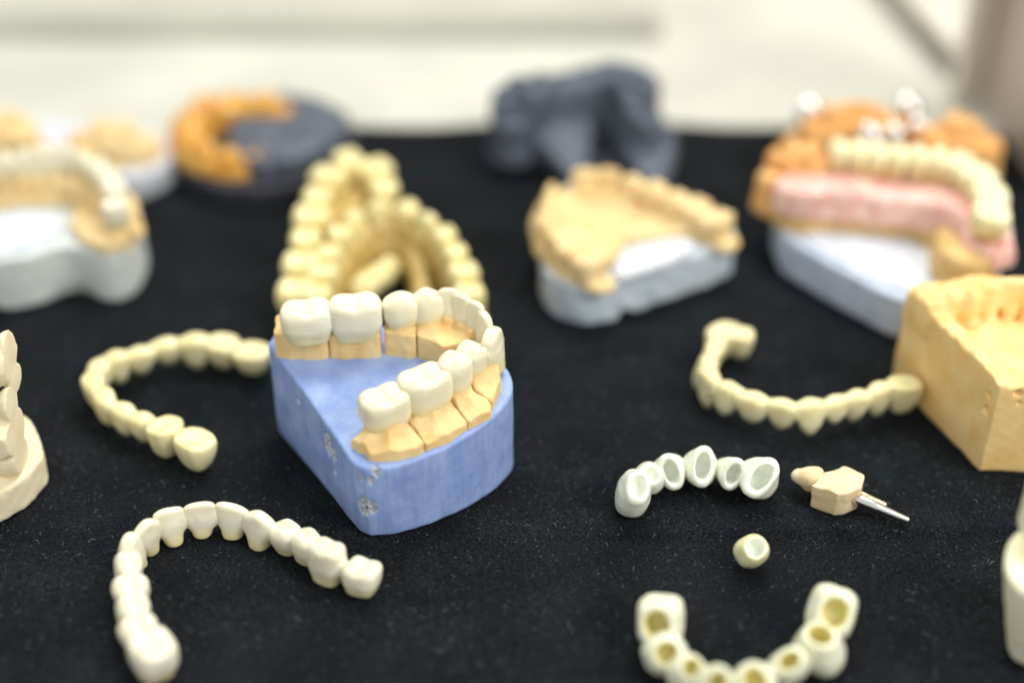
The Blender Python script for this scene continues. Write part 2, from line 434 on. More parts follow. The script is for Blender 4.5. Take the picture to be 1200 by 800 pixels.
# ------------------------------------------------------------------ casts
def cast_arch(path, kinds, zb, r, res=.5, th=6.0, palate=None, pal_z=None, seed=1, noise=.25, teeth_k=1.0, grow=1.0, out=None, pits=()):
    """gum ridge along a row with stone teeth on top; path in world mm (z = top of the teeth)"""
    path = np.array(path)
    lo = path.min(0) - r - 7; hi = path.max(0) + r + 7
    if palate is not None:
        q = np.array(palate); lo[:2] = np.minimum(lo[:2], q[:, :2].min(0) - 2); hi[:2] = np.maximum(hi[:2], q[:, :2].max(0) + 2)
    g = Grid((lo[0], lo[1], zb - 1.5), (hi[0], hi[1], hi[2] + 1), res)
    dl, zz = line2d(g.X, g.Y, smooth_path(path, 30))
    zt = zz - th
    rr = r + .8 * sstep(8, 0, g.Z - zb)
    rr = rr + .5 * wob(g.X, g.Y, 0 * g.X, 9, seed + 3)
    gum = smax(dl - rr, g.Z - zt, 3.0); gum = smax(gum, zb - g.Z, .4)
    g.add(gum)
    if palate is not None:
        pd = poly2d(g.X, g.Y, palate)
        pl = smax(pd, g.Z - (pal_z + .8 * wob(g.X, g.Y, 0 * g.X, 11, seed + 5)), 1.0); pl = smax(pl, zb - g.Z, .3)
        g.add(pl, 4.0)
    if kinds:
        pts = smooth_path(path, len(kinds) * 2 + 1)
        for i, k in enumerate(kinds):
            if not k: continue
            c = pts[2 * i + 1]; t = pts[2 * i + 2] - pts[2 * i]
            yaw = math.atan2(t[1], t[0]); sp = np.linalg.norm(t[:2])
            w0, d0, h0 = NOM[k]; w_ = sp * 1.02; d_ = d0 * grow
            hh = th + 2.5
            def fn(X, Y, Z, c=c, yaw=yaw, k=k, w_=w_, d_=d_, hh=hh, i=i):
                x = (X - c[0]) * math.cos(yaw) + (Y - c[1]) * math.sin(yaw)
                y = -(X - c[0]) * math.sin(yaw) + (Y - c[1]) * math.cos(yaw)
                return tooth_field(x, y, Z - (c[2] - hh), k, w_, d_, hh, seed + i, .8)[0]
            g.local(fn, c, 14, .7 * teeth_k)
    for p in pits:
        g.local(lambda X, Y, Z, p=p: np.sqrt((X - p[0]) ** 2 + (Y - p[1]) ** 2 + (Z - p[2]) ** 2) - p[3], p[:3], 5, .2, True)
    g.noise(noise * .6, 7, seed); g.noise(noise * .35, 2.4, seed + 1)
    g.cut(zb - g.Z, .2)
    return g.mesh()
def slab(outline, zb, zt, res=.5, seed=2, noise=.12, notch=(), bev=.9, round_n=2, taper=0, ztf=None):
    P = round_poly(outline, round_n) if round_n else np.array(outline, float)
    lo = P.min(0); hi = P.max(0)
    g = Grid((lo[0] - 3, lo[1] - 3, zb - 1.5), (hi[0] + 3, hi[1] + 3, zt + 3), res)
    d = poly2d(g.X, g.Y, P) + taper * (g.Z - zb)
    top = zt if ztf is None else ztf(g.X, g.Y)
    g.add(smax(smax(d, g.Z - top, bev), zb - g.Z, bev))
    for n in notch:
        g.sub(np.sqrt((g.X - n[0]) ** 2 + (g.Y - n[1]) ** 2 + ((g.Z - n[2])) ** 2) - n[3], 1)
    g.noise(noise, 6, seed); g.noise(noise * .35, 1.8, seed + 1)
    return g.mesh()
def A(lst, h): return np.array([at(x, y, h) for x, y in lst])
def Az(lst): return np.array([at(x, y, z) for x, y, z in lst])
def zm(lst, x0, y0, f): return [(x0 + p[0] / f, y0 + p[1] / f) + tuple(p[2:]) for p in lst]
def box_mesh(lo, hi, bev=0):
    import itertools
    x0, y0, z0 = lo; x1, y1, z1 = hi
    V = [(x0, y0, z0), (x1, y0, z0), (x1, y1, z0), (x0, y1, z0), (x0, y0, z1), (x1, y0, z1), (x1, y1, z1), (x0, y1, z1)]
    F = [(0, 3, 2, 1), (4, 5, 6, 7), (0, 1, 5, 4), (1, 2, 6, 5), (2, 3, 7, 6), (3, 0, 4, 7)]
    return V, F
def bevelled(o, wdt):
    b = o.modifiers.new('bevel', 'BEVEL'); b.width = wdt * MM; b.segments = 3
    return o

# ================================================================== SETTING
# counter under the cloth
m_counter = plain('cream_counter', (.66, .66, .57), .45, 0, scale=.02)
V, F = box_mesh((-900, -100, -30), (900, 1500, -2.2))
tag(solid('countertop', V, F, m_counter, smooth=False), kind='structure')
# black cloth: one soft sheet with a shallow fold
m, nt, b = newmat('black_velvet')
co = coords(nt)
nA = N(nt, 'ShaderNodeTexNoise', Scale=1.5, Detail=8.0, Roughness=.8); nt.links.new(co, nA.inputs['Vector'])
nB = N(nt, 'ShaderNodeTexNoise', Scale=.06, Detail=4.0); nt.links.new(co, nB.inputs['Vector'])
cA = ramp2(nt, nA.outputs['Fac'], (.0014, .0019, .0022), (.030, .037, .042), .45, .76)
cB = ramp2(nt, nB.outputs['Fac'], (.65, .65, .65), (1.6, 1.6, 1.6), .3, .7)
mx = N(nt, 'ShaderNodeMix', data_type='RGBA'); mx.blend_type = 'MULTIPLY'; mx.inputs[0].default_value = 1
nt.links.new(cA, mx.inputs[6]); nt.links.new(cB, mx.inputs[7]); nt.links.new(mx.outputs[2], b.inputs['Base Color'])
bp = N(nt, 'ShaderNodeBump', Strength=.8, Distance=0.0006); nt.links.new(nA.outputs['Fac'], bp.inputs['Height']); nt.links.new(bp.outputs[0], b.inputs['Normal'])
b.inputs['Roughness'].default_value = .95; b.inputs['Specular IOR Level'].default_value = .05
b.inputs['Sheen Weight'].default_value = .03; b.inputs['Sheen Roughness'].default_value = .6; b.inputs['Sheen Tint'].default_value = (.8, .88, 1, 1)
M_CLOTH = m
def cloth_z(x, y):
    f0 = at(950, 628)[1]
    z = -1.3 * (1 / (1 + np.exp((y - f0 - .02 * x) * 1.6))) * sstep(0, 40, x)
    z = z + .12 * np.sin(x * .05 + y * .02) + .1 * np.sin(y * .09 - x * .03)
    return z - .25
yb = at(600, 147)[1]
nx, ny = 300, 420
xs = np.linspace(-330, 330, nx); ys = np.linspace(90, yb, ny)
XX, YY = np.meshgrid(xs, ys, indexing='ij')
edge = 5 * np.sin(XX * .021 + 1) + 3 * np.sin(XX * .06)
YY = YY + edge * sstep(.9, 1, (YY - 90) / (yb - 90)) * 1
ZZ = cloth_z(XX, YY)
P = np.stack([XX, YY, ZZ], -1).reshape(-1, 3)
i, j = np.meshgrid(np.arange(nx - 1), np.arange(ny - 1), indexing='ij'); q = (i * ny + j).ravel()
F = np.stack([q, q + ny, q + ny + 1, q + 1], 1)
cl = solid('cloth', P, F, M_CLOTH, origin=(0, 0, 0))
so = cl.modifiers.new('thickness', 'SOLIDIFY'); so.thickness = 1.2 * MM; so.offset = -1
tag(cl, kind='structure')
# lint on the cloth
r = np.random.RandomState(5); V = []; F = []
for k in range(9500):
    x, y = r.uniform(-140, 140), r.uniform(185, 420)
    L = r.choice([r.uniform(.25, .7), r.uniform(.6, 2.0)], p=[.85, .15]); wd = r.uniform(.03, .075)
    a = r.uniform(0, 6.28); cv = r.normal() * .9; n = 4; b0 = len(V)
    for s in range(n + 1):
        u = s / n
        V.append((x - wd * math.sin(a), y + wd * math.cos(a), 0)); V.append((x + wd * math.sin(a), y - wd * math.cos(a), 0))
        zz = float(cloth_z(x, y)) + .08 + .25 * math.sin(math.pi * u) * min(L, 1)
        V[-1] = (*V[-1][:2], zz); V[-2] = (*V[-2][:2], zz + wd)
        x += L / n * math.cos(a); y += L / n * math.sin(a); a += cv / n * 1.5
        if s: F.append((b0 + 2 * s - 2, b0 + 2 * s - 1, b0 + 2 * s + 1, b0 + 2 * s))
M_LINT = plain('grey_lint', (.085, .11, .118), .9)
tag(solid('lint', V, F, M_LINT, origin=(0, 0, 0)), 'scattered pale specks and hairs of lint on the black cloth', 'lint', kind='stuff')

# backdrop: pale panel ledge behind, frame at the right
m_panel = plain('pale_panel', (.50, .50, .42), .4, 0, scale=.01)
m_frame = plain('brushed_frame', (.50, .49, .43), .35, .3, scale=.02)
m_grey = plain('grey_panel', (.16, .145, .125), .6, 0, scale=.03)
p0 = at(-60, 42)[1]; xr = at(772, 30)[0]
V, F = box_mesh((-900, p0, -2), (xr, p0 + 26, 5))
tag(bevelled(solid('ledge_strip', V, F, m_panel, smooth=False), 1), 'pale grey green ledge strip lying across the far left of the counter', 'ledge')
V, F = box_mesh((-900, p0 + 190, -2), (900, p0 + 200, 400))
tag(solid('back_wall', V, F, plain('dim_wall', (.50, .47, .38), .7, 0, scale=.01), smooth=False), 'cream wall panel beyond the counter', 'wall')
fr = thing('display_frame', 'blurred metal corner frame with upright post at far right', 'frame', at(1130, 110))
a = at(1118, 92); bpt = at(990, -60)
def bar(name, p, q, wd, ht, mat, parent):
    p = np.array(p); q = np.array(q); d = q - p; L = np.linalg.norm(d); d /= L
    up = np.array([0, 0, 1.0]) if abs(d[2]) < .9 else np.array([0, 1.0, 0]); s = np.cross(d, up); s /= np.linalg.norm(s); u = np.cross(s, d)
    V = [c + s * wd * i + u * ht * j for c in (p, q) for i, j in ((-.5, -.5), (.5, -.5), (.5, .5), (-.5, .5))]
    F = [(3, 2, 1, 0), (4, 5, 6, 7), (0, 1, 5, 4), (1, 2, 6, 5), (2, 3, 7, 6), (3, 0, 4, 7)]
    o = solid(name, V, F, mat, parent, (p + q) / 2, smooth=False); return bevelled(o, .6)
m_cream = plain('cream_frame', (.72, .68, .58), .4, 0, scale=.02)
m_taupe = plain('taupe_panel', (.50, .42, .35), .22, 0, scale=.01)
bar('rail', a + (8, 0, 6), bpt + (8, 0, 6), 15, 8, m_cream, fr)
bar('rail_seam', a + (-1, 0, 3), bpt + (-1, 0, 3), 1.6, 4, m_grey, fr)
pp = at(1128, 112)
bar('post', pp + (0, 0, -2), pp + (4, 0, 220), 9, 9, m_cream, fr)
p1 = at(1149, 108); p2 = at(1236, 240)
bar('side_panel', p1 + (0, 0, 79), p2 + (0, 0, 79), 3, 160, m_taupe, fr)

# ================================================================== BLUE MODEL
def zf(px, py_b, py_t):      # height of a vertical edge standing at ground pixel (px, py_b) whose top shows at py_t
    g = at(px, py_b); best = None
    for h in np.arange(5, 60, .25):
        rel = np.array([g[0], g[1], h - H]); dep = rel[1] * CS - rel[2] * SN; yy = rel[1] * SN + rel[2] * CS
        py = 400 - FPX * yy / dep
        if best is None or abs(py - py_t) < best[0]: best = (abs(py - py_t), h, g)
    return best[1], best[2]
hA, gA = zf(317, 506, 403); hB, gB = zf(425, 627, 547); hC, gC = zf(598, 545, 452)
Mx = np.array([[g[0], g[1], 1] for g in (gA, gB, gC)]); pl = np.linalg.solve(Mx, [hA, hB, hC])
print('blue heights', hA, hB, hC, gA, gB, gC)
def blue_top(x, y): return pl[0] * x + pl[1] * y + pl[2]
def atp(px, py, off=0):     # pixel -> point on the (tilted) top plane of the blue base, raised by off
    h = 22.0
    for _ in range(12):
        p = at(px, py, h); h = float(blue_top(p[0], p[1])) + off
    return at(px, py, h)
zB = lambda l: zm(l, 300, 320, 2.5)
topo = zB([(33, 205), (160, 375), (285, 558), (320, 574), (395, 568), (500, 535), (600, 487), (690, 425), (742, 365), (753, 325), (740, 285), (700, 240), (620, 190), (520, 160), (390, 152), (230, 150), (110, 155), (60, 168)])
T = np.array([atp(x, y) for x, y in topo])
T = np.concatenate([T[:3], smooth_path(T[3:15], 60), T[15:]]); T = np.concatenate([np.linspace(T[i], T[(i + 1) % len(T)], 2 + int(np.linalg.norm(T[i] - T[(i + 1) % len(T)]) / 4), endpoint=False) for i in range(len(T))]); T = round_poly(T, 2)
loc = T.mean(0); loc[2] = 0
model = thing('dental_model', 'blue plaster jaw model with yellow sawn tooth dies, in sharp focus', 'dental model', loc)
Pb = T + 0
g = Grid((T[:, 0].min() - 3, T[:, 1].min() - 3, -1.5), (T[:, 0].max() + 3, T[:, 1].max() + 3, max(hA, hB, hC) + 6), .36)
d2 = poly2d(g.X, g.Y, Pb) + .015 * (g.Z - 12) * 0
g.add(smax(smax(d2, g.Z - blue_top(g.X, g.Y), .9), -g.Z, 1.2))
chips = []
def on_corner(px, py):
    # walk the ray until it meets the block
    for h in np.arange(30, 0, -.3):
        p = at(px, py, h)
        if poly2d(np.array([p[0]]), np.array([p[1]]), Pb)[0] < 0 and h < blue_top(p[0], p[1]) + .2: return p
    return at(px, py, 0)
for zx, zy, rr in [(212, 500, 2.6), (228, 530, 1.6), (349, 578, 1.5), (338, 606, 1.0), (318, 683, 2.2), (340, 688, 1.7), (308, 600, .9), (122, 372, 1.0), (232, 575, 1.1)]:
    p = on_corner(300 + zx / 2.5, 320 + zy / 2.5); chips.append((p, rr))
def chipf(X, Y, Z):
    d = 1e3
    for p, rr in chips:
        d = np.minimum(d, np.sqrt((X - p[0]) ** 2 + (Y - p[1]) ** 2 + ((Z - p[2]) * .62) ** 2) - rr * .8)
    return d + .28 * wob(X, Y, Z, 2.6, 41) + .1 * wob(X, Y, Z, 1.0, 43)
ch = chipf(g.X, g.Y, g.Z)
g.D = g.D + .55 * sstep(.25, -.3, ch) * (1 + 1.0 * wob(g.X, g.Y, g.Z, 1.2, 44))
g.noise(.07, 8, 3); g.noise(.03, 1.6, 4)
P, F = g.mesh()
c = P[F].mean(1); fm = (chipf(c[:, 0], c[:, 1], c[:, 2]) < 0).astype(int)
solid('base', P, F, [M_BLUE, M_CHIP], model, fm=fm)

def die(outline_zoom, rim, rise, stumps, seed=0, mats=M_YEL, wid=10, tp=.05, fc=1.0):
    """one sawn section of the die row: outline as seen on the base top plane, apron rising to the stumps"""
    O = np.array([atp(x, y) for x, y in zB(outline_zoom)])
    n = len(O); O = np.concatenate([np.linspace(O[i], O[(i + 1) % n], 4, endpoint=False) for i in range(n)]); O = round_poly(O, 2)
    lo, hi = O.min(0), O.max(0)
    g = Grid((lo[0] - 3, lo[1] - 3, lo[2] - 2), (hi[0] + 3, hi[1] + 3, hi[2] + rim + rise + 7), .3)
    bt = blue_top(g.X, g.Y)
    d = poly2d(g.X, g.Y, O) + .22 * wob(g.X, g.Y, 0 * g.X, 4, seed) - .1 + tp * (g.Z - bt)
    pts = [atp(*zB([(sx, sy)])[0], off=rim + rise) for sx, sy, *_ in stumps]
    if len(pts) == 1: pts = pts + [pts[0] + (.01, 0, 0)]
    q, _ = line2d(g.X, g.Y, pts)
    ang = np.arctan2(g.Y - pts[0][1], g.X - pts[0][0])
    facet = fc * .6 * np.abs(np.sin(ang * 3.5 + seed)) * sstep(1.5, 5, q) + fc * .55 * np.abs(wob(g.X, g.Y, 0 * g.X, 8, seed + 6))
    top = bt + rim + rise * np.clip(1 - (q - 1.5) / wid, 0, 1) ** 1.1 - facet + .25
    g.add(smax(smax(d, g.Z - top, .35), bt - .6 - g.Z, .1))
    for (sx, sy, r0, hh), p in zip(stumps, pts):
        s = np.sqrt((g.X - p[0]) ** 2 + (g.Y - p[1]) ** 2) - r0 + .16 * (g.Z - p[2])
        g.add(smax(smax(smax(s, g.Z - p[2] - hh, 1), bt - g.Z, .1), d, .3), 1.0)
    g.noise(.07, 3, seed + 2); g.noise(.03, 1.0, seed + 5)
    P, F = g.mesh()
    return solid('die_section', P, F, mats, model)
die([(60, 248), (214, 251), (215, 192), (68, 186)], 6.0, 1.0, [(150, 178, 3.4, 2)], seed=1, wid=200, tp=0.0, fc=.35)
die([(218, 251), (365, 246), (366, 198), (219, 192)], 6.0, 1.0, [(292, 168, 3.4, 2)], seed=2, wid=200, tp=0.0, fc=.35)
die([(380, 238), (471, 250), (474, 186), (386, 188)], 5.6, 1.2, [(425, 152, 3, 2)], seed=3, wid=200, tp=0.0, fc=.35)
die([(474, 249), (530, 264), (550, 282), (660, 250), (640, 205), (560, 175), (477, 182)], 5.6, 1.2, [(503, 142, 3, 2), (565, 140, 2.2, 2), (606, 158, 2.2, 2), (642, 180, 2.2, 2)], seed=4, wid=200, tp=0.0, fc=.35)
die([(594, 322), (655, 290), (706, 292), (720, 345), (702, 382), (692, 400), (643, 380)], 2.4, 3.2, [(636, 276, 2.6, 3), (688, 245, 2.4, 3)], seed=5)
die([(568, 400), (598, 322), (640, 381), (691, 402), (688, 420), (640, 450), (624, 457)], 2.4, 3.0, [(585, 320, 3.0, 3)], seed=6)
die([(446, 461), (470, 420), (560, 392), (567, 402), (621, 458), (572, 492), (500, 522)], 2.4, 3.0, [(497, 364, 3.8, 3)], seed=7)
die([(276, 512), (316, 490), (320, 440), (430, 440), (446, 466), (495, 523), (470, 535), (420, 547), (335, 553), (318, 530)], 2.4, 3.0, [(380, 418, 3.8, 3)], seed=8)

def zt(px, py, off):   # height for a crown centre raised by off above the blue top
    return float(atp(px, py, off)[2])
def on_blue(rows):
    out = []
    for x, y, k, ex in rows:
        (px, py), = zB([(x, y)]); ex = dict(ex); ex['z'] = zt(px, py, ex.pop('off', 8.5)); out.append((px, py, k, ex))
    return out
bridge('two pale molar crowns joined, on the back left end of the blue model',
       on_blue([(150, 142, 'molar', dict(w=13.2, d=10, h=9.6, off=10)), (292, 130, 'molar', dict(w=13.2, d=10, h=10.2, off=10))]), M_CERW, top=True, res=.28)
bridge('long curved row of ivory crowns round the front of the blue model',
       on_blue([(425, 115, 'premolar', dict(w=9, d=8, h=9.5, off=10)), (502, 108, 'premolar', dict(w=8.4, d=8, h=10.5, off=9.5)),
                (565, 110, 'lower', dict(w=6.4, d=6, h=13.2, off=8.8)), (606, 128, 'lower', dict(w=6.2, d=6, h=13.2, off=8.4)),
                (642, 150, 'lower', dict(w=6.3, d=6, h=13.2, off=8.2)), (670, 180, 'lower', dict(w=6.5, d=6, h=13.2, off=7.6)),
                (689, 222, 'canine', dict(w=9, d=7.5, h=13, off=7)), (632, 258, 'premolar', dict(w=7.6, d=7.5, h=10, off=7)),
                (583, 302, 'premolar', dict(w=8.2, d=8.4, h=11.5, off=6.8)), (495, 346, 'molar', dict(w=13, d=10.5, h=11, off=6.8)),
                (378, 400, 'molar', dict(w=12.2, d=9.6, h=10.4, off=6.4))]), M_CER, top=True, res=.28)

# ================================================================== LOOSE BRIDGES
z = lambda l: zm(l, 110, 570, 3.4286)
bridge('ivory full arch bridge lying upright at the lower left, its two ends towards the camera',
       z([(1078, 362, 'molar', dict(w=8.8, d=7.6, h=7.6)), (940, 318, 'molar', dict(h=10, w=8.8, d=7)), (853, 240, 'premolar', dict(d=6.6)), (772, 205, 'premolar', dict(d=6.6)), (668, 165, 'canine'), (560, 130, 'incisor'),
          (430, 128, 'incisor'), (308, 155, 'incisor'), (214, 200, 'canine'), (150, 255, 'canine'), (140, 335, 'premolar'), (150, 420, 'premolar'),
          (160, 505, 'premolar'), (180, 585, 'premolar'), (238, 682, 'molar', dict(w=10.5, d=9.5, h=9))]), M_CERW)
z = lambda l: zm(l, 90, 370, 4)
bridge('yellowish full arch bridge lying left of the blue model',
       z([(560, 640, 'pontic_molar', dict(w=10.5, h=9.5)), (420, 580, 'pontic_molar', dict(h=9, w=8.8)), (310, 530, 'pontic'), (225, 495, 'pontic'), (140, 440, 'pontic'), (98, 370, 'pontic'),
          (115, 285, 'pontic'), (195, 250, 'pontic'), (300, 220, 'pontic'), (430, 175, 'pontic'), (560, 175, 'pontic'), (690, 175, 'pontic_molar', dict(w=8.5)), (825, 210, 'pontic_molar')]), M_CERY, soft=1.0)
z = lambda l: zm(l, 800, 370, 4)
bridge('pale yellow arch bridge lying between the tan cast and the small hollow bridge',
       z([(268, 135, 'pontic_molar', dict(w=7.5, d=7)), (185, 125, 'pontic_molar', dict(w=9)), (135, 205, 'pontic'), (95, 275, 'pontic'), (120, 350, 'pontic'), (205, 395, 'pontic'), (330, 440, 'pontic'),
          (465, 470, 'pontic'), (598, 480, 'pontic', dict(h=10.2)), (712, 450, 'pontic'), (808, 430, 'pontic'), (915, 400, 'pontic'), (1030, 378, 'pontic_molar', dict(w=10))]), M_CERY, soft=1.0, ds=.9, hs=1.08)
z = lambda l: zm(l, 700, 510, 3)
bridge('short pale bridge of six hollow front crowns lying open side up',
       z([(130, 203, 'premolar', dict(w=11.5, h=12, d=10.5, tilt=.6, yaw=.45, cav=.3, lean=.1)), (184, 148, 'premolar', dict(w=7.4, d=7.4, h=8, tilt=.7, cav=.25)), (253, 120, 'canine', dict(w=8.4, h=10, d=9.6)), (360, 112, 'canine', dict(w=9.2, h=11.5, d=10.5)), (468, 126, 'canine', dict(w=7.8, h=10, d=9)), (562, 152, 'canine', dict(w=9.8, h=12, d=11, tilt=.85, yaw=-.3))]),
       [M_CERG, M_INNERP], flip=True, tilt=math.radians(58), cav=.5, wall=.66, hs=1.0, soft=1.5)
c0 = (700 + 545 / 3, 510 + 408 / 3)
P, F, fm = tooth_mesh('premolar', 8.2, 7.4, 8.0, seed=5, cav=3.4, res=.25, wall=.78, soft=1.3)
P = (P - np.array([0, 0, 3.8])) @ frame(.5, True, math.radians(30), .15).T
P += at(*c0, 4.2); P[:, 2] -= P[:, 2].min() + .1
tag(solid('crown', P, F, [ceramic('lemon_ivory_ceramic', (.78, .76, .40), (.84, .82, .52)), M_INNERP], fm=fm), 'tiny single hollow yellowish crown alone below the short bridge', 'dental crown')
z = lambda l: zm(l, 720, 670, 3.75)
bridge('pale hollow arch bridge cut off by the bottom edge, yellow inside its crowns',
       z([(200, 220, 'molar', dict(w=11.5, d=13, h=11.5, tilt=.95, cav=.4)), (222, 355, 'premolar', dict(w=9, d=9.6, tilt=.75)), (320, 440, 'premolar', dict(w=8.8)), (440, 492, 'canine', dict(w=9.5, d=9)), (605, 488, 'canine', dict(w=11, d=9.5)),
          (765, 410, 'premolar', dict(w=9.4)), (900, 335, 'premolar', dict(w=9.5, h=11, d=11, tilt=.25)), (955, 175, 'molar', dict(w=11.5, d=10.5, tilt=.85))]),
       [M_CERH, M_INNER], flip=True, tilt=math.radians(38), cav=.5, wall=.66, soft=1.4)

# ------------------------------------------------------------------ die with pins
z = lambda l: zm(l, 700, 510, 3)
dO = A(z([(752, 172), (772, 155), (800, 128), (866, 104), (942, 135), (930, 180), (880, 203), (845, 205)]), 7.5)
root = thing('pinned_die', 'small tan tooth die lying on its side with two metal pins', 'tooth die', [*dO.mean(0)[:2], 0])
g = Grid((dO[:, 0].min() - 14, dO[:, 1].min() - 8, -1.5), (dO[:, 0].max() + 3, dO[:, 1].max() + 6, 13), .3)
g.add(smax(smax(poly2d(g.X, g.Y, dO) + .04 * (7.5 - g.Z), g.Z - 7.5 - .35 * wob(g.X, g.Y, 0 * g.X, 6, 3), .5), .1 - g.Z, .5))
g.noise(.12, 4, 9); g.noise(.05, 1.3, 10); P, F = g.mesh(); solid('die_block', P, F, M_TANL, root)
s0 = at(*z([(758, 152)])[0], 5.0); s1 = at(*z([(708, 140)])[0], 4.8)
def cap(g, p, q, ra, rb):
    d = q - p; L2 = d @ d
    t = np.clip(((g.X - p[0]) * d[0] + (g.Y - p[1]) * d[1] + (g.Z - p[2]) * d[2]) / L2, 0, 1)
    return np.sqrt((g.X - p[0] - t * d[0]) ** 2 + (g.Y - p[1] - t * d[1]) ** 2 + (g.Z - p[2] - t * d[2]) ** 2) - (ra + (rb - ra) * t)
lo = np.minimum(s0, s1) - 6; hi = np.maximum(s0, s1) + 6
g = Grid(lo, hi, .25); g.add(cap(g, s0, s1, 2.6, 1.9)); g.local(lambda X, Y, Z: np.sqrt((X - s0[0]) ** 2 + (Y - s0[1]) ** 2 + (Z - s0[2]) ** 2) - 3.0, s0, 6, 1.2)
g.noise(.25, 3, 4); P, F = g.mesh(); solid('tooth_stump', P, F, [M_TANL, M_CREAM], root, fm=(np.linalg.norm(P[F].mean(1) - s1, axis=1) < 2.1).astype(int))
def rod(name, p, q, ra, rb, mat, parent, n=24):
    p, q = np.array(p), np.array(q); d = (q - p) / np.linalg.norm(q - p); s = np.cross(d, (0, 0, 1)); s /= np.linalg.norm(s); u = np.cross(s, d)
    L = np.linalg.norm(q - p); V = []; F = []
    prof = [(0, ra * .9), (0, ra), (L * .5, ra), (L * .52, ra * .93), (L - rb * .6, rb), (L - rb * .15, rb * .8), (L, rb * .35)]
    for l, rr in prof:
        for k in range(n):
            an = 2 * math.pi * k / n; V.append(p + d * l + (s * math.cos(an) + u * math.sin(an)) * rr)
    for i in range(len(prof) - 1):
        for k in range(n): F.append((i * n + k, i * n + (k + 1) % n, (i + 1) * n + (k + 1) % n, (i + 1) * n + k))
    F.append(tuple(range(n))[::-1]); F.append(tuple(range((len(prof) - 1) * n, len(prof) * n)))
    return solid(name, V, F, mat, parent)
rod('pin', at(*z([(872, 205)])[0], 4.6), at(*z([(1097, 300)])[0], 1.3), 1.35, .85, M_PIN, root)
rod('pin', at(*z([(900, 196)])[0], 4.8), at(*z([(1017, 246)])[0], 3.0), .9, .75, M_BRASS, root)

# ================================================================== RIGHT TAN CAST (single stone)
z = lambda l: zm(l, 1030, 310, 3.076)
bO = np.array([at(1044, 443), at(1079, 481), at(1147, 553), at(1290, 556), at(1345, 500), at(1300, 440), at(1185, 425), at(1110, 425), at(1062, 432)])
root = thing('plaster_cast', 'tall tan plaster jaw cast cut off by the right edge, with pinholes in its front', 'plaster cast', [*bO.mean(0)[:2], 0])
lo, hi = bO.min(0), bO.max(0)
g = Grid((lo[0] - 3, lo[1] - 3, -1.5), (min(hi[0], at(1260, 450)[0]) + 3, hi[1] + 6, 44), .5)
d = poly2d(g.X, g.Y, bO)
ztop = 28.5 + 1.0 * wob(g.X, g.Y, 0 * g.X, 14, 21) + .5 * wob(g.X, g.Y, 0 * g.X, 5, 22)
basin = 4.0 * sstep(3.5, 9, -d)
g.add(smax(smax(d, g.Z - ztop + basin, 1.0), -g.Z, 1))
tp = smooth_path(Az([(1052, 358, 30), (1078, 345, 33), (1108, 338, 34), (1145, 334, 35), (1185, 326, 36), (1225, 330, 36)]), 15)
for i, k in enumerate(['molar', 'molar', 'premolar', 'premolar', 'canine', 'incisor', 'incisor']):
    c = tp[2 * i + 1]; t = tp[2 * i + 2] - tp[2 * i]; yaw = math.atan2(t[1], t[0])
    def fn(X, Y, Z, c=c, yaw=yaw, k=k, L=np.linalg.norm(t[:2])):
        x = (X - c[0]) * math.cos(yaw) + (Y - c[1]) * math.sin(yaw); y = -(X - c[0]) * math.sin(yaw) + (Y - c[1]) * math.cos(yaw)
        return tooth_field(x, y, Z - c[2] + 11, k, L * .95, 9, 11, i, .9)[0]
    if i > 0: g.local(fn, c - (0, 0, 4), 14, 2.6)
for zx, zy, rr in ((395, 470, .7), (382, 523, .8), (500, 462, .8), (505, 500, .5)):
    px, py = z([(zx, zy)])[0]
    h = 24 if zy < 480 else 21
    yfront = bO[2][1]; 
    for hh in np.arange(30, 5, -.25):
        p = at(px, py, hh)
        if poly2d(np.array([p[0]]), np.array([p[1]]), bO)[0] < .1: break
    g.local(lambda X, Y, Z, p=p, rr=rr: np.sqrt((X - p[0]) ** 2 + (Y - p[1]) ** 2 + (Z - p[2]) ** 2) - rr * 1.3, p, 4, .2, True)
g.noise(.14, 12, 5); g.noise(.04, 2.5, 6)
g.cut(g.X - at(1260, 450)[0], .5)
P, F = g.mesh(); solid('cast_body', P, F, plaster('warm_tan_stone', (.90, .59, .21), (.94, .69, .31), bump=.25), root)

# ================================================================== LEFT CREAM CAST (cut off by the left edge)
z = lambda l: zm(l, 0, 370, 3.077)
bO = np.array([at(59, 560), at(56, 590 - 20), at(34, 596), at(-3, 616), at(-60, 640), at(-150, 620), at(-160, 520), at(-60, 470), at(20, 505), at(48, 525)])
root = thing('plaster_cast', 'cream plaster jaw cast cut off by the left edge, teeth facing the cloth', 'plaster cast', [*bO.mean(0)[:2], 0])
P, F = slab(bO, 0, 9, res=.45, seed=31, bev=1.4); solid('base', P, F, M_CREAM, root)
g = Grid((at(-90, 560)[0], at(-20, 590)[1] - 4, 7), (at(45, 540)[0] + 2, at(0, 470)[1] + 6, 44), .45)
ca = at(5, 505, 20)
g.add(smax(np.sqrt(((g.X - at(-30, 520)[0]) / 1.0) ** 2 + ((g.Y - at(0, 535)[1]) / .9) ** 2) - 11.5 + .13 * (g.Z - 8) + .9 * wob(g.X, g.Y, g.Z, 9, 8), g.Z - 33, 4))
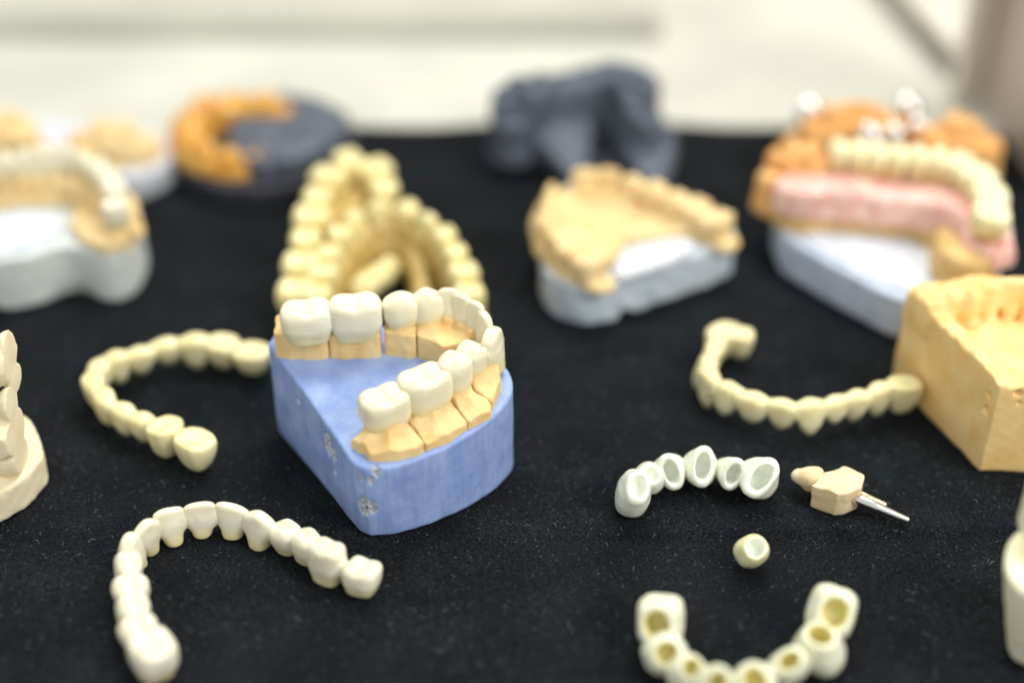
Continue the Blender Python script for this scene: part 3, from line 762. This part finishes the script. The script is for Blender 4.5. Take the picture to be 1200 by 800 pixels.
for (px, py, h, a, b, c_) in ((15, 412, 38, 3.9, 4.5, 5.5), (19, 441, 31, 3.6, 4.2, 3.6), (-6, 425, 36, 5, 6, 6), (14, 474, 27, 3.8, 4.2, 4.6), (22, 500, 20, 3.0, 4.5, 5.5), (3, 512, 20, 4, 6, 5), (14, 532, 13, 4.5, 6, 5)):
    p = at(px, py, h)
    g.local(lambda X, Y, Z, p=p: (np.sqrt(((X - p[0]) / a) ** 2 + ((Y - p[1]) / b) ** 2 + ((Z - p[2]) / c_) ** 2) - 1) * min(a, b, c_), p, 16, .35)
g.noise(.3, 6, 33); g.noise(.12, 2.2, 34); g.cut(8 - g.Z, .2)
P, F = g.mesh(); solid('stone_arch', P, F, M_CREAM, root)

# ================================================================== CENTRE RIGHT: tan cast on pale base
z = lambda l: zm(l, 560, 50, 2.424)
bO = A(z([(178, 600), (190, 650), (240, 685), (310, 700), (390, 685), (420, 672), (600, 610), (728, 565), (735, 520), (600, 430), (430, 390), (300, 380), (215, 420), (180, 500)]), 13)
root = thing('dental_model', 'tan tooth model on a pale blue grey base, in front of the dark grey cast', 'dental model', [*bO.mean(0)[:2], 0])
P, F = slab(bO, 0, 13, res=.5, seed=51, notch=[(*at(560 + 405 / 2.424, 50 + 765 / 2.424)[:2], 0, 3.2)], noise=.2); solid('base', P, F, M_GREYW, root)
path = Az(z([(345, 615, 22), (270, 565, 23), (212, 500, 24), (200, 425, 25), (245, 372, 26), (335, 355, 27), (425, 372, 26), (500, 400, 25), (570, 430, 24), (640, 462, 23), (705, 500, 22)]))
P, F = cast_arch(path, ['molar', 'molar', 'premolar', 'premolar', 'canine', 'incisor', None, 'incisor', 'incisor', 'canine', 'premolar', 'premolar', 'molar', 'molar'], 12.6, 4.2,
                 palate=A(z([(380, 630), (300, 590), (230, 500), (230, 430), (350, 400), (500, 440), (640, 500), (600, 545), (420, 560)]), 15), pal_z=16, seed=52, th=6.5, noise=.4, grow=1.15, teeth_k=.6)
solid('stone_arch', P, F, M_TAN, root)
P, F = slab(A(z([(385, 660), (395, 605), (440, 575), (560, 552), (620, 560), (600, 600), (420, 668)]), 15), 12.6, 15.5, res=.5, seed=57); solid('white_insert', P, F, M_WHITE, root)

# ================================================================== YELLOW ARCHES
z = lambda l: zm(l, 300, 150, 3.2)
def yellow_arch(label, path, kinds, zb, seed, r=4.2, grow=1.0, inner=None, th=7, zfloor=None):
    root = thing('tooth_arch', label, 'tooth arch', [*path.mean(0)[:2], 0], 'yellow tooth arches behind the blue model')
    P, F = cast_arch(path, None, zb, r, res=.5, seed=seed, th=th, noise=.5)
    if zfloor is not None: pass
    solid('arch_body', P, F, M_WAX, root)
    pts = smooth_path(path, len(kinds) * 2 + 1)
    for i, k in enumerate(kinds):
        c = pts[2 * i + 1]; t = pts[2 * i + 2] - pts[2 * i]; yaw = math.atan2(t[1], t[0]); sp = np.linalg.norm(t)
        w0, d0, h0 = NOM[k]; hh = 9
        P, F, _ = tooth_mesh(k, min(max(sp * .88, 4.6), 11), d0 * grow * .95, hh, seed=seed + i, res=.42)
        P = (P - (0, 0, hh)) @ frame(yaw, False, 0, 0).T + c + (0, 0, .4)
        solid('tooth', P, F, M_CERY2, root, c)
    return root
M_CERY2 = ceramic('butter_yellow_resin', (.82, .70, .27), (.90, .81, .45), rough=.26, sss=.1)
pL = Az(z([(135, 640, 14), (150, 560, 16), (165, 480, 18), (180, 400, 20), (200, 320, 21), (222, 250, 22), (252, 180, 23), (310, 115, 24), (390, 95, 24), (450, 135, 23), (480, 205, 22), (480, 250, 20)]))
rL = yellow_arch('tall yellow tooth arch rising at the back, left of the lower yellow arch', pL, ['molar', 'molar', 'premolar', 'molar', 'premolar', 'molar', 'molar', 'molar', 'premolar'], 0, 61, grow=1.2)
P, F = slab(A(z([(215, 330), (260, 200), (330, 140), (420, 140), (455, 215), (420, 280), (330, 320), (260, 380)]), 15), 0, 15, res=.6, seed=66, noise=.8, bev=3); solid('palate', P, F, M_WAX, rL)
pR = Az(z([(205, 640, 14), (235, 550, 16), (265, 465, 18), (305, 390, 20), (355, 325, 21), (430, 280, 22), (515, 272, 22), (600, 295, 22), (675, 345, 21), (725, 410, 20), (765, 485, 18), (790, 560, 16), (808, 640, 14)]))
rR = yellow_arch('lower yellow tooth arch standing close behind the blue model, open towards it', pR, ['molar', 'molar', 'premolar', 'premolar', 'canine', 'canine', 'premolar', 'canine', 'premolar', 'premolar', 'molar', 'molar'], 0, 71)
# cream tongue-shaped piece leaning inside the arch
P, F = cast_arch(Az(z([(370, 470, 9), (420, 425, 11), (480, 400, 12), (550, 412, 12), (595, 450, 11), (620, 520, 9), (630, 600, 7)])), None, 0, 2.6, res=.5, seed=77, th=.5, noise=.4); solid('inner_rim', P, F, M_WAX, rR)
p = at(*z([(395, 600)])[0], 5); q = at(*z([(500, 520)])[0], 5)
g = Grid(np.minimum(p, q) - 9, np.maximum(p, q) + 9, .5); g.add(cap(g, p, q, 4.2, 3.6)); g.noise(.4, 7, 5)
P, F = g.mesh(); P[:, 2] -= P[:, 2].min()
tag(solid('stone_piece', P, F, M_CERY2), 'smooth pale cream stone piece lying inside the lower yellow arch', 'stone piece')

# ================================================================== LEFT BACK: white cast with crown arch
z = lambda l: zm(l, 0, 80, 2.667)
bO = A(z([(-160, 560), (-60, 600), (0, 605), (90, 590), (170, 560), (230, 555), (330, 585), (400, 560), (436, 500), (440, 440), (400, 370), (250, 300), (50, 280), (-120, 330), (-190, 450)]), 17)
root = thing('dental_model', 'off-white jaw model with a notched front and tan gums, at the left edge', 'dental model', [*bO.mean(0)[:2], 0])
P, F = slab(bO, 0, 17, res=.55, seed=81, notch=[(*at(80 + 5, 80 + 745 / 2.667)[:2], 0, 8)], noise=.15); solid('base', P, F, plaster('off_white_stone', (.58, .63, .61), (.68, .73, .70)), root)
path = Az(z([(-120, 400, 24), (-60, 350, 25), (20, 330, 26), (110, 325, 26), (200, 325, 26), (280, 345, 26), (345, 395, 25), (375, 450, 24), (370, 500, 22)]))
P, F = cast_arch(path, ['premolar'] * 15, 16.6, 5.5, res=.55, th=5, seed=82, noise=.5, grow=1.25); solid('stone_arch', P, F, M_TAN, root)
P, F = slab(A(z([(-90, 500), (0, 455), (120, 440), (210, 460), (190, 500), (130, 545), (60, 575), (-60, 590)]), 18), 16.6, 18.5, res=.55, seed=83); solid('white_insert', P, F, M_WHITE, root)
P, F = slab(A(z([(215, 500), (260, 440), (330, 380), (400, 390), (438, 440), (430, 500), (395, 552), (330, 578), (270, 555)]), 18), 16.6, 20, res=.55, seed=84, noise=.4); solid('stone_shelf', P, F, M_TAN, root)
rr = z([(-90, 350, 'molar'), (-40, 315, 'premolar'), (20, 300, 'premolar'), (75, 292, 'canine'), (125, 288, 'incisor'), (172, 286, 'incisor'), (218, 288, 'incisor'), (262, 300, 'canine'), (305, 322, 'premolar'), (338, 355, 'premolar'), (360, 400, 'molar'), (362, 455, 'molar')])
bridge('pale ivory crown arch fitted on the off-white notched model at the left edge', [(a, b, c, dict(z=29.5 - .4 * max(0, i - 8), d=7.6, h=9, w=(4.3 if 1 < i < 9 else 6.4))) for i, (a, b, c) in enumerate(rr)], M_CERW, top=True, res=.45)

# ================================================================== FAR LEFT: white base with tan lumps
bO = A(z([(-120, 300), (60, 300), (300, 330), (420, 345), (520, 300), (565, 250), (560, 205), (480, 190), (250, 160), (0, 160), (-120, 200)]), 9)
root = thing('dental_model', 'heavily blurred white model with rounded tan tops, far left corner of the cloth', 'dental model', [*bO.mean(0)[:2], 0])
P, F = slab(bO, 0, 9, res=.7, seed=91); solid('base', P, F, M_WHITE, root)
P, F = cast_arch(Az(z([(225, 215, 20), (280, 180, 22), (350, 165, 23), (420, 185, 20)])), ['premolar', 'molar', 'molar'], 8.6, 7.5, res=.6, seed=92, th=4, noise=.5); solid('stone_arch', P, F, M_TAN, root)
P, F = cast_arch(Az(z([(-60, 150, 26), (0, 130, 26), (45, 150, 24)])), ['molar', 'molar'], 8.6, 7.5, res=.6, seed=93, th=4, noise=.5); solid('stone_arch', P, F, M_TAN, root)

# ================================================================== DARK MODEL WITH AMBER ARCH
bO = A([(200, 175), (215, 200), (250, 218), (300, 222), (350, 215), (400, 190), (420, 160), (410, 135), (350, 120), (280, 115), (225, 125), (202, 150)], 8)
root = thing('dental_model', 'dark grey model carrying a shiny amber horseshoe arch, back left', 'dental model', [*bO.mean(0)[:2], 0])
P, F = slab(bO, 0, 8, res=.6, seed=101); solid('base', P, F, M_DARKB, root)
P, F = slab(A([(265, 150), (275, 190), (330, 195), (385, 172), (418, 140), (385, 118), (330, 108), (280, 120)], 14), 7.6, 15, res=.6, seed=102, noise=.5, bev=2); solid('stone_block', P, F, M_DARK, root)
P, F = cast_arch(Az([(325, 115, 20), (285, 108, 22), (240, 112, 22), (216, 130, 20), (218, 152, 18), (245, 170, 17), (280, 178, 16), (318, 172, 15)]), ['premolar', 'canine', 'incisor', 'incisor', 'canine', 'premolar', 'premolar', 'molar'], 7.8, 4.8, res=.55, seed=103, th=3, noise=.7)
solid('amber_arch', P, F, M_AMBER, root)

# ================================================================== DARK GREY CAST
z = lambda l: zm(l, 560, 50, 2.424)
bO = A(z([(45, 265), (75, 310), (150, 335), (260, 350), (330, 370), (400, 385), (480, 375), (535, 330), (540, 290), (505, 220), (400, 190), (250, 180), (100, 200)]), 5)
root = thing('plaster_cast', 'matte dark grey jaw cast with a deep V notch facing the camera, back centre', 'plaster cast', [*bO.mean(0)[:2], 0])
P, F = slab(bO, 0, 5, res=.6, seed=111); solid('base', P, F, M_DARKB, root)
P, F = cast_arch(Az(z([(98, 185, 24), (96, 110, 32), (158, 92, 32), (240, 82, 32), (330, 62, 33), (410, 50, 34), (458, 75, 34), (475, 150, 30), (510, 220, 20)])), ['molar', 'premolar', 'premolar', 'canine', 'incisor', 'incisor', 'canine', 'premolar', 'premolar', 'molar'], 4.8, 7, res=.6, th=3, seed=112, noise=.6)
solid('stone_arch', P, F, M_DARK, root)
def wedge(lst, h0, h1, seed):
    O = A(z(lst), (h0 + h1) / 2); ya, yb_ = O[:, 1].min(), O[:, 1].max()
    P, F = slab(O, 4.6, max(h0, h1), res=.6, seed=seed, noise=.5, bev=2, ztf=lambda X, Y: h0 + (h1 - h0) * np.clip((Y - ya) / (yb_ - ya), 0, 1) + 0 * X)
    solid('stone_block', P, F, M_DARK, root)
wedge([(75, 230), (180, 255), (270, 325), (305, 325), (325, 240), (330, 170), (200, 150), (80, 160)], 7, 25, 113)
wedge([(335, 180), (400, 245), (450, 320), (500, 365), (555, 330), (560, 260), (500, 190), (400, 150)], 8, 24, 114)

# ================================================================== RIGHT BACK: denture model
z = lambda l: zm(l, 880, 90, 2.667)
bO = A(z([(92, 465), (100, 500), (440, 690), (500, 700), (640, 690), (760, 620), (795, 560), (780, 480), (600, 330), (300, 300), (120, 330), (70, 400)]), 13)
root = thing('dental_model', 'large pale blue based model with tan walls and pink gums, back right', 'dental model', [*bO.mean(0)[:2], 0])
P, F = slab(bO, 0, 13, res=.6, seed=121); solid('base', P, F, M_LBLUE, root)
P, F = slab(A(z([(130, 490), (445, 672), (560, 640), (575, 560), (570, 490), (420, 470), (200, 480)]), 14), 12.6, 14.2, res=.6, seed=122); solid('white_top', P, F, M_WHITE, root)
path = Az(z([(170, 370, 22), (260, 370, 22), (350, 375, 22), (450, 385, 22), (540, 395, 22), (620, 420, 23), (670, 460, 24), (680, 520, 24)]))
P, F = cast_arch(path, None, 12.8, 8.5, res=.6, th=1, seed=123, noise=.5); solid('stone_arch', P, F, plaster('ochre_stone', (.66, .44, .15), (.74, .52, .22)), root)
P, F = cast_arch(Az(z([(80, 260, 30), (110, 210, 34), (160, 200, 35), (210, 220, 34)])), ['molar', 'premolar', 'premolar'], 12.8, 5, res=.6, th=4, seed=125, noise=.5); solid('stone_arch', P, F, M_ORG, root)
gp = Az(z([(150, 305, 28), (210, 305, 29), (290, 300, 30), (400, 315, 29), (520, 330, 29), (640, 350, 30), (715, 400, 30), (745, 480, 26)]))
P, F = cast_arch(gp + np.array([0, -2.5, 0]), None, 18.5, 7.4, res=.55, th=1.0, seed=124, noise=.35); solid('pink_gum', P, F, M_PINK, root)
rr = z([(275, 240, 'premolar'), (335, 245, 'premolar'), (395, 252, 'premolar'), (460, 258, 'premolar'), (520, 262, 'premolar'), (580, 268, 'premolar'), (645, 285, 'molar'), (705, 325, 'molar'), (745, 385, 'molar'), (748, 445, 'molar')])
bridge('thick row of cream denture teeth above the pink gums at the back right', [(a, b, c, dict(z=33.5 - .5 * max(0, i - 5), d=11, h=8)) for i, (a, b, c) in enumerate(rr)], M_CERY, name='denture_teeth', cat='denture teeth', top=True, res=.45)
# orange cast with metal crowns behind it
bO = A(z([(60, 300), (70, 330), (250, 300), (450, 270), (620, 260), (750, 265), (765, 220), (700, 160), (400, 130), (200, 140), (90, 190)]), 8)
root = thing('dental_model', 'orange stone model with shiny metal crowns, behind the pink gummed model', 'dental model', [*bO.mean(0)[:2], 0])
P, F = slab(bO, 0, 8, res=.7, seed=131); solid('base', P, F, M_ORG, root)
P, F = cast_arch(Az(z([(225, 100, 30), (290, 80, 32), (360, 80, 32), (430, 100, 30)])), ['premolar', 'canine', 'incisor', 'incisor'], 7.6, 6.5, res=.6, th=5, seed=132, noise=.5); solid('stone_arch', P, F, M_ORG, root)
P, F = cast_arch(Az(z([(610, 125, 30), (660, 120, 31), (720, 150, 28)])), ['molar', 'molar'], 7.6, 8, res=.6, th=5, seed=133, noise=.6); solid('stone_arch', P, F, M_ORG, root)
for px, py, h, rr_ in ((185, 118, 22, 4.6), (490, 108, 22, 4.6), (372, 188, 26, 3.8), (448, 192, 26, 3.6), (525, 172, 22, 3.6)):
    c = at(*z([(px, py)])[0], h)
    P, F, _ = tooth_mesh('premolar', rr_ * 2, rr_ * 1.9, 9, seed=int(px), res=.4, grit=.12)
    P = P + c - (0, 0, 4.5); solid('metal_crown', P, F, M_METAL, root, c)
    g = Grid((c[0] - 5, c[1] - 5, 6), (c[0] + 5, c[1] + 5, c[2]), .5); g.add(smax(np.sqrt((g.X - c[0]) ** 2 + (g.Y - c[1]) ** 2) - 3.6, g.Z - c[2] + 1, .5)); g.noise(.2, 4, 3); P, F = g.mesh(); solid('stone_post', P, F, M_ORG, root)

# ================================================================== RIGHT EDGE CREAM PIECES
bO = A([(1200, 612), (1182, 630), (1174, 652), (1180, 674), (1197, 694), (1240, 712), (1300, 710), (1320, 650), (1280, 605), (1235, 598)], 24)
root = thing('plaster_cast', 'cream plaster cast with rounded wall, barely showing at the lower right edge', 'plaster cast', [*bO.mean(0)[:2], 0])
cpt = bO.mean(0)
P_ = round_poly(bO, 2); g = Grid((P_[:, 0].min() - 3, P_[:, 1].min() - 3, -1), (P_[:, 0].max() + 3, P_[:, 1].max() + 3, 30), .5)
d = poly2d(g.X, g.Y, P_) + .22 * (24 - g.Z); g.add(smax(smax(d, g.Z - 24, 1.2), -g.Z, .8)); g.sub(smax(d + 6, 20 - g.Z, 3), 2); g.noise(.15, 8, 4)
P, F = g.mesh(); solid('cast_wall', P, F, M_LEMON, root)
c0y = at(1232, 596, 34)[1]
g = Grid((at(1192, 600, 25)[0] - 1, c0y - 12, 20), (at(1192, 600, 25)[0] + 22, c0y + 12, 46), .5)
c = at(1232, 596, 34)
g.add(smax(np.sqrt((g.X - c[0]) ** 2 + ((g.Y - c[1]) * .8) ** 2) - 6.5, np.abs(g.Z - 33) - 10, 4)); g.noise(.4, 6, 4)
P, F = g.mesh(); solid('tooth_column', P, F, M_LEMON, root)
